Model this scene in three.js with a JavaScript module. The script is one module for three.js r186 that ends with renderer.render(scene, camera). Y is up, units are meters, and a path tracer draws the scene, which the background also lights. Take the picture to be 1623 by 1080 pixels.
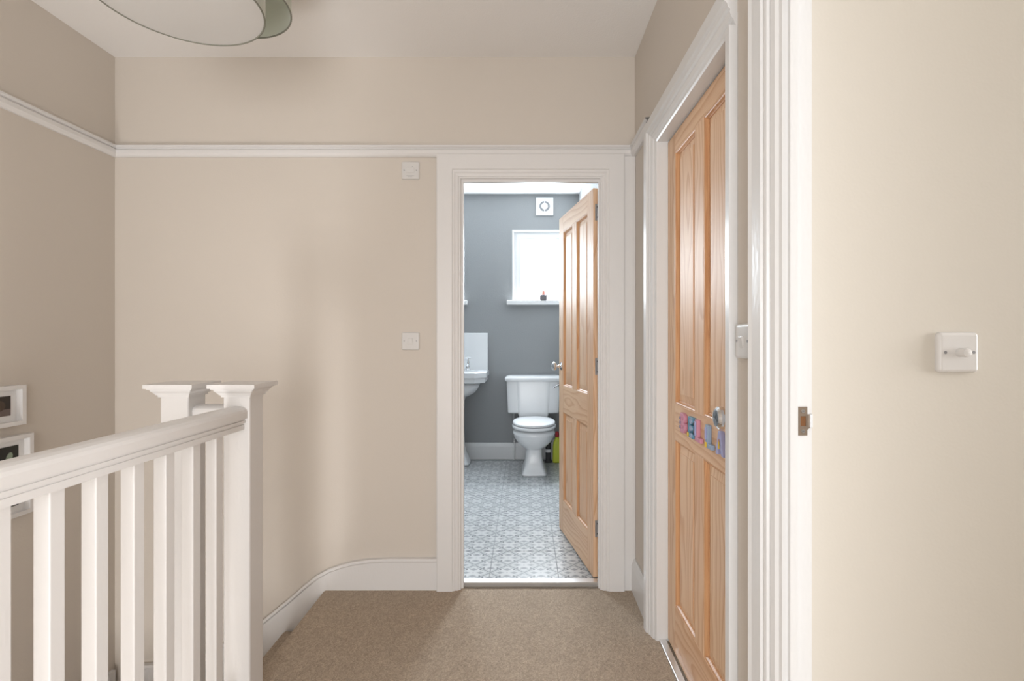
import * as THREE from 'three';
import { RectAreaLightUniformsLib } from 'three/addons/lights/RectAreaLightUniformsLib.js';
import { RoundedBoxGeometry } from 'three/addons/geometries/RoundedBoxGeometry.js';
import { mergeGeometries } from 'three/addons/utils/BufferGeometryUtils.js';
import { FontLoader } from 'three/addons/loaders/FontLoader.js';
import { Brush, Evaluator, SUBTRACTION } from 'three-bvh-csg';

// ------------------------------------------------------------ camera, light, exposure
// Depth d is measured from the camera into the picture: world z = -d.
const CAM_H = 1.235, F = 800, VX = 832, VY = 535;
const scene = new THREE.Scene();
scene.background = new THREE.Color(0x000000);
const camera = new THREE.PerspectiveCamera(2 * Math.atan(540 / F) * 180 / Math.PI, 1623 / 1080, 0.02, 60);
camera.position.set(0, CAM_H, 0);
camera.lookAt(0, CAM_H, -1);
camera.setViewOffset(1623, 1080, 811.5 - VX, 540 - VY, 1623, 1080);
camera.updateProjectionMatrix();
const renderer = new THREE.WebGLRenderer({ antialias: true });
renderer.toneMapping = THREE.LinearToneMapping;
renderer.toneMappingExposure = 1.54;
renderer.shadowMap.enabled = true;
RectAreaLightUniformsLib.init();

function windowLight(w, h, x, y, d, tx, ty, td, color, intensity) {
  const l = new THREE.RectAreaLight(color, intensity, w, h);
  l.position.set(x, y, -d); l.lookAt(tx, ty, -td); l.castShadow = true;
  scene.add(l); return l;
}
const DAY = new THREE.Color().setRGB(0.985, 0.985, 0.99), COOL = new THREE.Color().setRGB(0.84, 0.93, 1.0);
// added unseen glazed door as fill behind the camera, bedroom window to the right, two frosted bathroom windows
windowLight(1.10, 1.65, -0.25, 0.97, -1.56, -0.25, 0.97, 0, DAY, 6.0);
windowLight(0.80, 1.70, -1.50, -1.50, -1.55, -1.50, -1.50, 0, DAY, 10);   // fill from an added, unseen front door at the foot of the stairs
windowLight(0.96, 1.35, 3.33, 1.50, 0.45, 0, 1.50, 0.45, DAY, 9.6);
windowLight(0.41, 0.57, 0.148, 1.955, 5.072, 0.148, 1.955, 0, COOL, 46);
windowLight(0.41, 0.57, -0.903, 1.955, 5.072, -0.903, 1.955, 0, COOL, 34);

// ------------------------------------------------------------ helpers
let seed = 20240611;
const rnd = () => { seed = (seed * 1664525 + 1013904223) >>> 0; return seed / 4294967296; };
const PX = (px, d) => (px - VX) * d / F;                 // picture column at depth d -> x
const PY = (py, d) => CAM_H - (py - VY) * d / F;         // picture row at depth d -> y
const V = (x, y, d) => new THREE.Vector3(x, y, -d);
const used = {};
function numbered(n) { const k = used[n] = (used[n] ?? -1) + 1; return k ? `${n}_${String(k).padStart(3, '0')}` : n; }
function metreUV(g, along = 'y', ou = 0, ov = 0) {       // uv in metres by face direction; v runs along the grain axis
  if (g.index) g = g.toNonIndexed();
  const p = g.attributes.position, uv = new Float32Array(p.count * 2), a = new THREE.Vector3(), b = new THREE.Vector3(), c = new THREE.Vector3(), n = new THREE.Vector3();
  for (let i = 0; i < p.count; i += 3) {
    a.fromBufferAttribute(p, i); b.fromBufferAttribute(p, i + 1); c.fromBufferAttribute(p, i + 2);
    n.crossVectors(b.clone().sub(a), c.clone().sub(a));
    const ax = [Math.abs(n.x), Math.abs(n.y), Math.abs(n.z)], m = ax.indexOf(Math.max(...ax));
    let axes = [0, 1, 2].filter(k => k !== m);
    const g0 = 'xyz'.indexOf(along);
    if (axes[0] === g0) axes = [axes[1], axes[0]];
    [a, b, c].forEach((q, k) => { const v = [q.x, q.y, q.z]; uv[(i + k) * 2] = v[axes[0]] + ou; uv[(i + k) * 2 + 1] = v[axes[1]] + ov; });
  }
  g.setAttribute('uv', new THREE.BufferAttribute(uv, 2));
  return g;
}
function clean(g) { g = g.index ? g.toNonIndexed() : g; for (const k of Object.keys(g.attributes)) if (!['position', 'normal', 'uv'].includes(k)) g.deleteAttribute(k); return g; }
const merge = gs => mergeGeometries(gs.map(clean), false);
function obj(name, g, m, parent = scene) {
  const o = new THREE.Mesh(Array.isArray(g) ? merge(g) : g, m);
  o.name = parent === scene ? numbered(name) : name;
  o.castShadow = o.receiveShadow = true; parent.add(o); return o;
}
function tag(o, label, category, group, kind) { o.userData = { label, category }; if (group) o.userData.group = group; if (kind) o.userData.kind = kind; return o; }
function thing(name, label, category, x = 0, y = 0, d = 0, turn = 0, group, kind) {
  const o = new THREE.Group(); o.name = numbered(name); o.position.set(x, y, -d); o.rotation.y = turn; scene.add(o); return tag(o, label, category, group, kind);
}
function box(x0, x1, y0, y1, z0, z1, along) { const g = new THREE.BoxGeometry(Math.abs(x1 - x0), Math.abs(y1 - y0), Math.abs(z1 - z0)); g.translate((x0 + x1) / 2, (y0 + y1) / 2, (z0 + z1) / 2); return metreUV(g, along); }
const boxd = (x0, x1, y0, y1, d0, d1, along) => box(x0, x1, y0, y1, -d0, -d1, along);
function rbox(x0, x1, y0, y1, z0, z1, r = 0.003, along = 'y', ou = 0, ov = 0, seg = 2) {
  const g = new RoundedBoxGeometry(Math.abs(x1 - x0), Math.abs(y1 - y0), Math.abs(z1 - z0), seg, r); g.translate((x0 + x1) / 2, (y0 + y1) / 2, (z0 + z1) / 2); return metreUV(g, along, ou, ov);
}
function cyl(r0, r1, h, x, y, z, axis = 'y', seg = 24) { const g = new THREE.CylinderGeometry(r1, r0, h, seg); if (axis === 'x') g.rotateZ(-Math.PI / 2); if (axis === 'z') g.rotateX(Math.PI / 2); g.translate(x, y, z); return g.toNonIndexed(); }
function lathe(pts, seg = 32) { return new THREE.LatheGeometry(pts.map(p => new THREE.Vector2(p[0], p[1])), seg).toNonIndexed(); }
function poly(pts, holes = []) { const s = new THREE.Shape(pts.map(p => new THREE.Vector2(...p))); for (const h of holes) s.holes.push(new THREE.Path(h.map(p => new THREE.Vector2(...p)))); return s; }
function wallFront(pts, holes, d0, d1) {                 // shape in x,y given thickness between depths d0 (near) and d1 (far)
  const g = new THREE.ExtrudeGeometry(poly(pts, holes), { depth: d1 - d0, bevelEnabled: false }); g.translate(0, 0, -d1); return metreUV(g);
}
function wallSide(pts, holes, x0, x1) {                  // shape in depth,y
  const g = new THREE.ExtrudeGeometry(poly(pts, holes), { depth: x1 - x0, bevelEnabled: false }); g.rotateY(Math.PI / 2); g.translate(x0, 0, 0); return metreUV(g);
}
const rect = (a0, a1, b0, b1) => [[a0, b0], [a1, b0], [a1, b1], [a0, b1]];
// profile [[s,t]] (s away from the opening, t out of the surface) swept with mitres along a path of [a,b]; to3 makes the point
function sweep(profile, path, to3, side = 1, closed = false, along) {
  const n = path.length, rows = [];
  for (let i = 0; i < n; i++) {
    const prev = i > 0 ? path[i - 1] : closed ? path[n - 1] : null, next = i < n - 1 ? path[i + 1] : closed ? path[0] : null, p = path[i];
    const dir = (u, v) => { const dx = v[0] - u[0], dy = v[1] - u[1], l = Math.hypot(dx, dy); return [dx / l, dy / l]; };
    const d1 = prev ? dir(prev, p) : dir(p, next), d2 = next ? dir(p, next) : d1;
    const n1 = [-d1[1] * side, d1[0] * side], n2 = [-d2[1] * side, d2[0] * side], k = 1 + n1[0] * n2[0] + n1[1] * n2[1], m = [(n1[0] + n2[0]) / k, (n1[1] + n2[1]) / k];
    rows.push(profile.map(([s, t]) => to3(p[0] + m[0] * s, p[1] + m[1] * s, t)));
  }
  const pos = [], q = (a, b, c, e) => { for (const v of [a, b, c, a, c, e]) pos.push(v.x, v.y, v.z); };
  const last = closed ? n : n - 1;
  for (let i = 0; i < last; i++) for (let j = 0; j < profile.length - 1; j++) q(rows[i][j], rows[(i + 1) % n][j], rows[(i + 1) % n][j + 1], rows[i][j + 1]);
  if (!closed) for (const r of [rows[0], rows[n - 1]]) for (const f of THREE.ShapeUtils.triangulateShape(profile.map(p => new THREE.Vector2(p[0], p[1])), [])) for (const k of f) pos.push(r[k].x, r[k].y, r[k].z);
  const g = new THREE.BufferGeometry(); g.setAttribute('position', new THREE.Float32BufferAttribute(pos, 3)); g.computeVertexNormals();
  return metreUV(g, along);
}
function tube(pts, r, seg = 8, n = 40) { return new THREE.TubeGeometry(new THREE.CatmullRomCurve3(pts), n, r, seg, false).toNonIndexed(); }

// ------------------------------------------------------------ textures
function lattice(nx, ny, s) { let t = s >>> 0; const a = new Float32Array(nx * ny); for (let i = 0; i < a.length; i++) { t = (t * 1664525 + 1013904223) >>> 0; a[i] = t / 4294967296; } return (x, y) => {
  x = ((x % nx) + nx) % nx; y = ((y % ny) + ny) % ny; const i = Math.floor(x), j = Math.floor(y), fx = x - i, fy = y - j, u = fx * fx * (3 - 2 * fx), v = fy * fy * (3 - 2 * fy), i1 = (i + 1) % nx, j1 = (j + 1) % ny;
  return (a[j * nx + i] * (1 - u) + a[j * nx + i1] * u) * (1 - v) + (a[j1 * nx + i] * (1 - u) + a[j1 * nx + i1] * u) * v; }; }
function dataTex(w, h, fn, srgb, rx, ry) {
  const d = new Uint8Array(w * h * 4);
  for (let y = 0; y < h; y++) for (let x = 0; x < w; x++) { const c = fn(x / w, y / h), k = (y * w + x) * 4; for (let i = 0; i < 3; i++) d[k + i] = Math.max(0, Math.min(255, c[i])); d[k + 3] = 255; }
  const t = new THREE.DataTexture(d, w, h); t.wrapS = t.wrapT = THREE.RepeatWrapping; t.magFilter = THREE.LinearFilter; t.minFilter = THREE.LinearMipmapLinearFilter; t.generateMipmaps = true;
  if (srgb) t.colorSpace = THREE.SRGBColorSpace; t.repeat.set(rx, ry); t.needsUpdate = true; return t;
}
const wn1 = lattice(8, 4, 11), wn2 = lattice(64, 16, 12), wn3 = lattice(256, 16, 13), wn4 = lattice(5, 6, 14);
function woodFn(u, v) {                                   // pine: growth rings seen as long lines, some bending to cathedrals
  const warp = wn1(u * 8, v * 4) * 1.9 + wn2(u * 8, v * 16) * 0.25;
  const r = u * 14 + warp * 1.6, f = r - Math.floor(r), ring = Math.pow(f, 3) * (1 - Math.pow(f, 14));
  const fib = wn3(u * 256, v * 16), tone = wn4(u * 5, v * 6);
  const k = 0.62 * ring + 0.16 * fib + 0.10 * tone;
  return [238 - 46 * k - 8 * tone, 208 - 70 * k - 8 * tone, 178 - 84 * k - 6 * tone];
}
const woodMap = dataTex(512, 1024, woodFn, true, 1 / 0.5, 1 / 1.3);
const woodBump = dataTex(256, 512, (u, v) => { const c = woodFn(u, v)[2]; return [c, c, c]; }, false, 2, 1 / 1.3);
const cn1 = lattice(256, 256, 21), cn2 = lattice(24, 24, 22), cn3 = lattice(110, 110, 23);
const carpetFn = (u, v) => { const a = cn1(u * 256, v * 256), b = cn3(u * 110, v * 110), c = cn2(u * 24, v * 24), k = 0.80 + 0.20 * a + 0.16 * b + 0.04 * c; return [172 * k, 158 * k, 143 * k]; };
const carpetMap = dataTex(1024, 1024, carpetFn, true, 1 / 0.55, 1 / 0.55);
const carpetBump = dataTex(512, 512, (u, v) => { const h = 255 * (0.6 * cn1(u * 256, v * 256) + 0.4 * cn3(u * 110, v * 110)); return [h, h, h]; }, false, 1 / 0.55, 1 / 0.55);
const pn1 = lattice(200, 200, 31), pn2 = lattice(12, 12, 32);
const plasterBump = dataTex(512, 512, (u, v) => { const h = 255 * (0.7 * pn1(u * 200, v * 200) + 0.3 * pn2(u * 12, v * 12)); return [h, h, h]; }, false, 1 / 0.8, 1 / 0.8);
const paintBump = dataTex(256, 256, (u, v) => { const h = 255 * (0.5 * pn1(u * 60, v * 60) + 0.5 * pn2(u * 12, v * 12)); return [h, h, h]; }, false, 3, 1.2);

// patterned floor tile: a lattice of diagonal bands, a four-petalled flower in every diamond
function tileTexture() {
  const c = document.createElement('canvas'); c.width = c.height = 512; const x = c.getContext('2d');
  x.fillStyle = '#cbcdce'; x.fillRect(0, 0, 512, 512);
  const P = 256, line = (a, b, e, f, w, s) => { x.strokeStyle = s; x.lineWidth = w; x.beginPath(); x.moveTo(a, b); x.lineTo(e, f); x.stroke(); };
  const dia = (cx, cy, rx, ry, s) => { x.fillStyle = s; x.beginPath(); x.moveTo(cx - rx, cy); x.lineTo(cx, cy - ry); x.lineTo(cx + rx, cy); x.lineTo(cx, cy + ry); x.closePath(); x.fill(); };
  const ell = (cx, cy, rx, ry, rot, s) => { x.fillStyle = s; x.beginPath(); x.ellipse(cx, cy, rx, ry, rot, 0, 7); x.fill(); };
  for (let k = -4; k <= 4; k++) for (const sgn of [1, -1]) {          // bands through the mid-points between flowers
    const o = k * P + P / 2;
    for (const [off, w, s] of [[0, 34, '#b7babc'], [-11, 5, '#e9eaea'], [11, 5, '#e9eaea'], [0, 4, '#8f9295']]) line(-600, sgn * -600 + o + off * 1.41, 1100, sgn * 1100 + o + off * 1.41, w, s);
  }
  for (let i = -1; i <= 2; i++) for (let j = -1; j <= 2; j++) for (const q of [0, 1]) {
    const cx = (i + q / 2) * P, cy = (j + q / 2) * P;
    for (let m = 0; m < 4; m++) { const a = m * Math.PI / 2 + Math.PI / 4; ell(cx + Math.cos(a) * 40, cy + Math.sin(a) * 40, 42, 25, a, '#ececec'); }
    for (let m = 0; m < 4; m++) { const a = m * Math.PI / 2, u = Math.cos(a), v = Math.sin(a); ell(cx + u * 56, cy + v * 56, 42, 27, a, '#e6e7e7'); dia(cx + u * 54, cy + v * 54, u ? 33 : 19, u ? 19 : 33, '#a9acaf'); }
    for (let m = 0; m < 4; m++) { const a = m * Math.PI / 2 + Math.PI / 4; dia(cx + Math.cos(a) * 74, cy + Math.sin(a) * 74, 11, 11, '#6b6e72'); }
    dia(cx, cy, 10, 10, '#c3c5c7');
  }
  const t = new THREE.CanvasTexture(c); t.colorSpace = THREE.SRGBColorSpace; t.anisotropy = 8; return t;
}
// ------------------------------------------------------------ materials
const lin = (r, g, b) => new THREE.Color().setRGB(r, g, b);
const mat = (color, roughness = 0.5, extra = {}) => new THREE.MeshStandardMaterial({ color, roughness, side: THREE.DoubleSide, ...extra });
const fabric = (color, t) => new THREE.MeshPhysicalMaterial({ color, roughness: 1, transmission: t, thickness: 0, side: THREE.DoubleSide });
const M = {
  hallPaint: mat(lin(0.645, 0.588, 0.525), 0.75, { bumpMap: plasterBump, bumpScale: 0.0002 }),
  bedroomPaint: mat(lin(0.63, 0.59, 0.525), 0.75, { bumpMap: plasterBump, bumpScale: 0.00012 }),
  greyPaint: mat(lin(0.30, 0.308, 0.312), 0.7, { bumpMap: plasterBump, bumpScale: 0.0009 }),
  ceiling: mat(lin(0.86, 0.84, 0.82), 0.85, { bumpMap: plasterBump, bumpScale: 0.0005 }),
  bathCeiling: mat(lin(0.80, 0.80, 0.80), 0.85),
  gloss: mat(lin(0.745, 0.745, 0.745), 0.28, { bumpMap: paintBump, bumpScale: 0.0005 }),
  satin: mat(lin(0.75, 0.735, 0.725), 0.38, { bumpMap: paintBump, bumpScale: 0.0004 }),
  carpet: mat(lin(1, 0.97, 0.93), 0.98, { map: carpetMap, bumpMap: carpetBump, bumpScale: 0.002 }),
  subfloor: mat(lin(0.25, 0.2, 0.15), 0.9),
  wood: [[1, 1, 0.99], [0.98, 0.93, 0.88], [1, 0.97, 0.94]].map(c => mat(lin(...c), 0.47, { map: woodMap, bumpMap: woodBump, bumpScale: 0.0003 })),
  woodDeep: mat(lin(0.84, 0.66, 0.49), 0.36, { map: woodMap }),
  chrome: mat(lin(0.82, 0.82, 0.83), 0.12, { metalness: 1 }),
  steel: mat(lin(0.50, 0.50, 0.51), 0.35, { metalness: 1 }),
  brass: mat(lin(0.30, 0.24, 0.19), 0.45, { metalness: 0.7 }),
  aluminium: mat(lin(0.78, 0.79, 0.80), 0.3, { metalness: 0.9 }),
  plastic: mat(lin(0.69, 0.675, 0.66), 0.25),
  ceramic: new THREE.MeshPhysicalMaterial({ color: lin(0.80, 0.81, 0.82), roughness: 0.30, clearcoat: 0.2, clearcoatRoughness: 0.15, side: THREE.DoubleSide }),
  bathGloss: mat(lin(0.72, 0.72, 0.72), 0.3),
  grout: mat(lin(0.34, 0.35, 0.36), 0.9),
  dark: mat(lin(0.03, 0.03, 0.03), 0.6),
  greyPlastic: mat(lin(0.25, 0.25, 0.26), 0.5),
  shade: fabric(lin(0.72, 0.75, 0.67), 0.45), shadeRim: mat(lin(0.22, 0.22, 0.18), 0.8), diffuser: fabric(lin(0.86, 0.845, 0.83), 0.5),
  frosted: mat(lin(0.85, 0.88, 0.9), 0.6, { emissive: lin(0.95, 0.98, 1.0), emissiveIntensity: 0.4 }),
  pink: mat(lin(0.62, 0.28, 0.38), 0.5), blue: mat(lin(0.10, 0.27, 0.40), 0.5), sky: mat(lin(0.30, 0.40, 0.55), 0.5), lilac: mat(lin(0.40, 0.42, 0.68), 0.5), yellow: mat(lin(0.80, 0.55, 0.06), 0.5), plum: mat(lin(0.24, 0.20, 0.30), 0.5), peach: mat(lin(0.75, 0.42, 0.28), 0.5),
  photoDark: mat(lin(0.035, 0.03, 0.025), 0.4), mount: mat(lin(0.78, 0.77, 0.76), 0.8),
  recessShadeWood: mat(lin(0.20, 0.085, 0.03), 0.8), lime: mat(lin(0.62, 0.68, 0.05), 0.4), red: mat(lin(0.45, 0.03, 0.04), 0.4), blush: mat(lin(0.62, 0.22, 0.17), 0.5), smoke: mat(lin(0.13, 0.12, 0.13), 0.25), reed: mat(lin(0.65, 0.55, 0.45), 0.8),
};
const tileMap = tileTexture();
M.tile = [1, 0.96, 0.98].map(k => mat(lin(0.69 * k, 0.69 * k, 0.69 * k), 0.32, { map: tileMap }));

// ------------------------------------------------------------ the room
const D = 2.48, XL = -2.015, XR = 0.54, XR2 = 0.60, CEIL = 2.612, BACK = -1.6, EDGE = -0.985, LOW = -2.7;
const BW = 5.06, BF = 0.015, BC = 2.67;                  // bathroom: far wall, floor, ceiling
const bx0 = -0.313, bx1 = 0.372, bTop = 2.012;           // bathroom doorway
const j0 = 2.05, j1 = 1.31, jTop = 2.03;                 // bedroom doorway with the shut door
const k0 = 1.045, k1 = 0.27;                             // open doorway beside the camera
const S = (o, label, cat) => tag(o, label, cat, null, 'structure');

S(obj('wall_back', wallFront(rect(XL - 0.1, XR2, LOW, CEIL + 0.06), [rect(bx0 - 0.03, bx1 + 0.03, 0, bTop + 0.03)], D, D + 0.035), M.hallPaint), 'beige painted landing wall around the bathroom doorway', 'wall');
S(obj('wall_left', wallSide(rect(-(-BACK) - 0.1, D + 0.035, LOW, CEIL + 0.06).map(p => [p[0], p[1]]), [], XL - 0.1, XL), M.hallPaint), 'beige wall of the stairwell hung with framed photographs', 'wall');
S(obj('wall_right', wallSide([[BACK - 0.1, 0], [k1 - 0.03, 0], [k1 - 0.03, jTop + 0.03], [k0 + 0.03, jTop + 0.03], [k0 + 0.03, 0], [j1 - 0.03, 0], [j1 - 0.03, jTop + 0.03], [j0 + 0.03, jTop + 0.03], [j0 + 0.03, 0], [D, 0], [D, CEIL + 0.06], [BACK - 0.1, CEIL + 0.06]], [], XR, XR2), M.hallPaint), 'narrow beige wall between the bedroom door frames', 'wall');
S(obj('wall_rear', wallFront(rect(XL - 0.1, XR2, LOW, CEIL + 0.06), [rect(-0.86, 0.36, 0.0, 2.07), rect(-1.98, -1.02, LOW, -0.56)], BACK - 0.1, BACK), M.hallPaint), 'beige landing wall with an added glazed door facing the bathroom', 'wall');
S(obj('ceiling', boxd(XL - 0.1, XR2, CEIL, CEIL + 0.08, BACK - 0.1, D + 0.035), M.ceiling), 'off-white plaster ceiling over the landing and stairs', 'ceiling');
// wallSide shapes were drawn in depth; depth points away from +x after the turn, so x stays and z = -depth

// landing floor with a rounded carpet nosing along the stair edge
{
  const s = new THREE.Shape(); s.moveTo(XR2, 0); s.lineTo(EDGE + 0.02, 0); s.absarc(EDGE + 0.018, -0.02, 0.02, Math.PI / 2, Math.PI * 1.5, false); s.lineTo(EDGE + 0.03, -0.04); s.lineTo(EDGE + 0.03, -0.19); s.lineTo(XR2, -0.19);
  const g = new THREE.ExtrudeGeometry(s, { depth: D + 0.019 - BACK, bevelEnabled: false, curveSegments: 6 }); g.translate(0, 0, -D - 0.019);
  S(obj('floor', metreUV(g, 'z'), M.carpet), 'beige flecked carpet on the landing floor', 'carpet');
}
S(obj('floor', boxd(XL - 0.1, XR2, LOW - 0.1, LOW, BACK, D), M.carpet), 'carpeted hall floor at the foot of the stairs', 'floor');
S(obj('wall_stairwell', boxd(EDGE + 0.031, EDGE + 0.11, LOW, -0.19, BACK, D), M.hallPaint), 'beige wall closing the stairwell under the landing edge', 'wall');

// stairs: two steps down along the back wall, a quarter landing, then a flight along the left wall
{
  const st = thing('staircase', 'carpeted stairs going down beside the white balustrade', 'stairs', 0, 0, 0);
  const carpetStep = (x0, x1, y, d0, d1) => rbox(x0, x1, y - 0.19, y, -d0, -d1, 0.018, 'z');
  obj('tread', carpetStep(-1.175, EDGE + 0.03, -0.19, 1.758, D - 0.022), M.carpet, st);
  obj('tread', carpetStep(-1.42, -1.155, -0.38, 1.758, D - 0.022), M.carpet, st);
  obj('quarter_landing', carpetStep(XL + 0.022, -1.40, -0.56, 1.74, D - 0.022), M.carpet, st);
  for (let i = 0; i < 10; i++) obj('tread', carpetStep(XL + 0.022, -1.21, -0.75 - i * 0.19, 1.70 - i * 0.23 - 0.25, 1.70 - i * 0.23 + 0.01), M.carpet, st);
}
// skirtings
const skTop = [[692, 886], [620, 886], [585, 887.5], [560, 891], [540, 896], [520, 903], [500, 914], [480, 930], [455, 952], [415, 985], [370, 1013], [325, 1036], [285, 1049], [244, 1054], [215, 1056], [176, 1056]].map(([x, y]) => [PX(x, 2.46), PY(y, 2.46)]);
{
  const x1 = skTop[0][0], xe = XL + 0.001;
  const bottom = [[xe, -0.75], [-1.42, -0.75], [-1.1, -0.60], [-0.9, -0.2], [-0.86, 0.0], [x1, 0.0]];
  const g = new THREE.ExtrudeGeometry(poly([...skTop.map(p => [p[0], p[1] - 0.006]), ...bottom].filter(p => p[0] >= xe)), { depth: 0.018, bevelEnabled: false }); g.translate(0, 0, -D + 0.0005);
  const o = S(obj('baseboard_back', metreUV(g), M.satin), 'white skirting board curving down along the stairs', 'skirting board');
  const bead = sweep([[0, 0], [0, 0.024], [-0.004, 0.027], [-0.012, 0.027], [-0.017, 0.022], [-0.019, 0.018]], skTop.filter(p => p[0] >= xe), (a, b, t) => new THREE.Vector3(a, b, -D + t), -1);
  obj('top_bead', bead, M.satin, o);
}
{
  const g = wallSide([[1.66, -0.44 - 0.22], [D - 0.02, -0.44 - 0.22], [D - 0.02, -0.385], [1.66, -0.385]], [], XL + 0.0005, XL + 0.02);
  const g2 = wallSide([[1.66, -0.66], [1.66, -0.385], [-0.6, -2.25], [-0.6, -2.55]], [], XL + 0.0005, XL + 0.02);
  S(obj('baseboard_left', [g, g2], M.satin), 'white skirting board running down the stairwell wall', 'skirting board');
}
const skProfile = h => [[0, 0], [0.020, 0], [0.020, h - 0.035], [0.016, h - 0.02], [0.012, h - 0.006], [0.006, h], [0, h]];
{
  const s = poly(skProfile(0.155).map(([t, h]) => [-t, h])); const g = new THREE.ExtrudeGeometry(s, { depth: D - 2.155, bevelEnabled: false }); g.translate(XR - 0.0005, 0, -D);
  S(obj('baseboard_right', metreUV(g), M.gloss), 'short white skirting board beside the bedroom door frame', 'skirting board');
}
// picture rail
const railProf = [[0, 0], [0, 0.012], [0.006, 0.02], [0.014, 0.026], [0.03, 0.026], [0.038, 0.018], [0.044, 0.03], [0.052, 0.03], [0.052, 0]];
{
  const yb = 2.118;
  const path = [[XL, 0.9 - 2.5], [XL, D], [XR, D], [XR, 2.14]];
  const r = [];
  // horizontal sweep in plan: s = height, t = out from the wall -> use plan mitre
  const rows = path.map((p, i) => railProf.map(([s, t]) => { const q = [[t, 0], [t, -t], [-t, -t], [-t, 0]][i]; return V(p[0] + q[0], yb + s, p[1] + q[1]); }));
  const pos = []; for (let i = 0; i < 3; i++) for (let j = 0; j < railProf.length - 1; j++) { const [a, b, c, e] = [rows[i][j], rows[i + 1][j], rows[i + 1][j + 1], rows[i][j + 1]]; for (const v of [a, b, c, a, c, e]) pos.push(v.x, v.y, v.z); }
  const g = new THREE.BufferGeometry(); g.setAttribute('position', new THREE.Float32BufferAttribute(pos, 3)); g.computeVertexNormals();
  S(obj('trim_1', metreUV(g), M.satin), 'white picture rail running round the landing walls', 'picture rail');
}
// architraves: mouldings near the opening, plain face, outer edge
const archProf = w => [[0, 0], [0, 0.010], [0.004, 0.014], [0.009, 0.014], [0.011, 0.018], [0.018, 0.021], [0.026, 0.020], [0.030, 0.024], [0.035, 0.026], [0.039, 0.0255], [0.042, 0.030], [w - 0.006, 0.031], [w - 0.001, 0.028], [w, 0.022], [w, 0]];
const satinTrim = (name, prof, path, to3, side, m, label) => S(obj(name, sweep(prof, path, to3, side), m), label, 'door frame');
satinTrim('trim_2', archProf(0.118), [[bx0, 0], [bx0, bTop], [bx1 - 0.004, bTop], [bx1 - 0.004, 0]], (a, b, t) => V(a, b, D - t), 1, M.satin, 'white moulded architrave around the bathroom doorway');
S(obj('trim_3', boxd(0.486, XR - 0.001, 0, 2.118, D - 0.020, D - 0.0005), M.satin), 'narrow white board between bathroom architrave and corner', 'trim');
{
  const prof = [[0, 0], [0, 0.004], [0.006, 0.008], [0.014, 0.010], [0.020, 0.016], [0.032, 0.020], [0.040, 0.019], [0.046, 0.025], [0.056, 0.027], [0.062, 0.034], [0.094, 0.036], [0.100, 0.033], [0.102, 0.026], [0.102, 0]];
  const to3 = (a, b, t) => V(XR - t, b, a);
  const o = S(obj('trim_4', sweep(prof, [[j0, 0], [j0, jTop], [j1 - 0.028, jTop]], to3, -1), M.gloss), 'glossy white architrave of the door with toy letters', 'door frame');
  obj('narrow_leg', boxd(XR - 0.022, XR - 0.0005, 0, jTop + 0.0, j1 - 0.028, j1 - 0.004), M.gloss, o);
  const p2 = [[0, 0], [0, 0.008], [0.008, 0.010], [0.014, 0.016], [0.026, 0.019], [0.030, 0.015], [0.034, 0.024], [0.042, 0.026], [0.046, 0.022], [0.050, 0.030], [0.086, 0.032], [0.096, 0.036], [0.102, 0.030], [0.104, 0.022], [0.104, 0]];
  S(obj('trim_5', sweep(p2, [[k0, 0], [k0, jTop], [k1, jTop], [k1, 0]], to3, -1), M.gloss), 'glossy white architrave of the open doorway by the dimmer', 'door frame');
}
// door linings
function lining(name, gs, m, label) { return S(obj(name, gs, m), label, 'door frame'); }
lining('trim_6', [boxd(bx0 - 0.03, bx0, 0, bTop + 0.03, D, D + 0.07), boxd(bx1, bx1 + 0.03, 0, bTop + 0.03, D, D + 0.07), boxd(bx0, bx1, bTop, bTop + 0.03, D, D + 0.07), boxd(bx0, bx0 + 0.011, 0, bTop, D + 0.0002, D + 0.030), boxd(bx1 - 0.011, bx1, 0, bTop, D + 0.0002, D + 0.030), boxd(bx0 + 0.0112, bx1 - 0.0112, bTop - 0.011, bTop, D + 0.0002, D + 0.030)], M.satin, 'white lining inside the bathroom doorway');
lining('trim_7', [boxd(XR, XR2 + 0.02, 0, jTop + 0.03, j0, j0 + 0.03), boxd(XR, XR2 + 0.02, 0, jTop + 0.03, j1 - 0.03, j1), boxd(XR, XR2 + 0.02, jTop, jTop + 0.03, j1, j0)], M.gloss, 'white lining around the shut pine bedroom door');
{
  const x2 = 0.594, o = lining('trim_8', [boxd(XR, x2, 0, jTop + 0.03, k0, k0 + 0.03), boxd(XR, x2, 0, jTop + 0.03, k1 - 0.03, k1), boxd(XR, x2, jTop, jTop + 0.03, k1, k0)], M.gloss, 'white lining of the open doorway with a strike plate');
  obj('door_stop', [boxd(XR + 0.004, 0.560, 0, jTop, k0 - 0.010, k0), boxd(XR + 0.004, 0.560, 0, jTop, k1, k1 + 0.010), boxd(XR + 0.004, 0.560, jTop - 0.010, jTop, k1, k0)], M.gloss, o);
}
// thresholds
S(obj('trim_9', [boxd(bx0, bx1, 0, BF + 0.006, D + 0.020, D + 0.062)], M.aluminium), 'silver metal threshold strip in the bathroom doorway', 'threshold');
S(obj('trim_10', rbox(0.545, 0.575, 0, 0.009, -j1, -j0, 0.004, 'z'), M.aluminium), 'silver metal carpet bar under the shut pine door', 'threshold');

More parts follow.
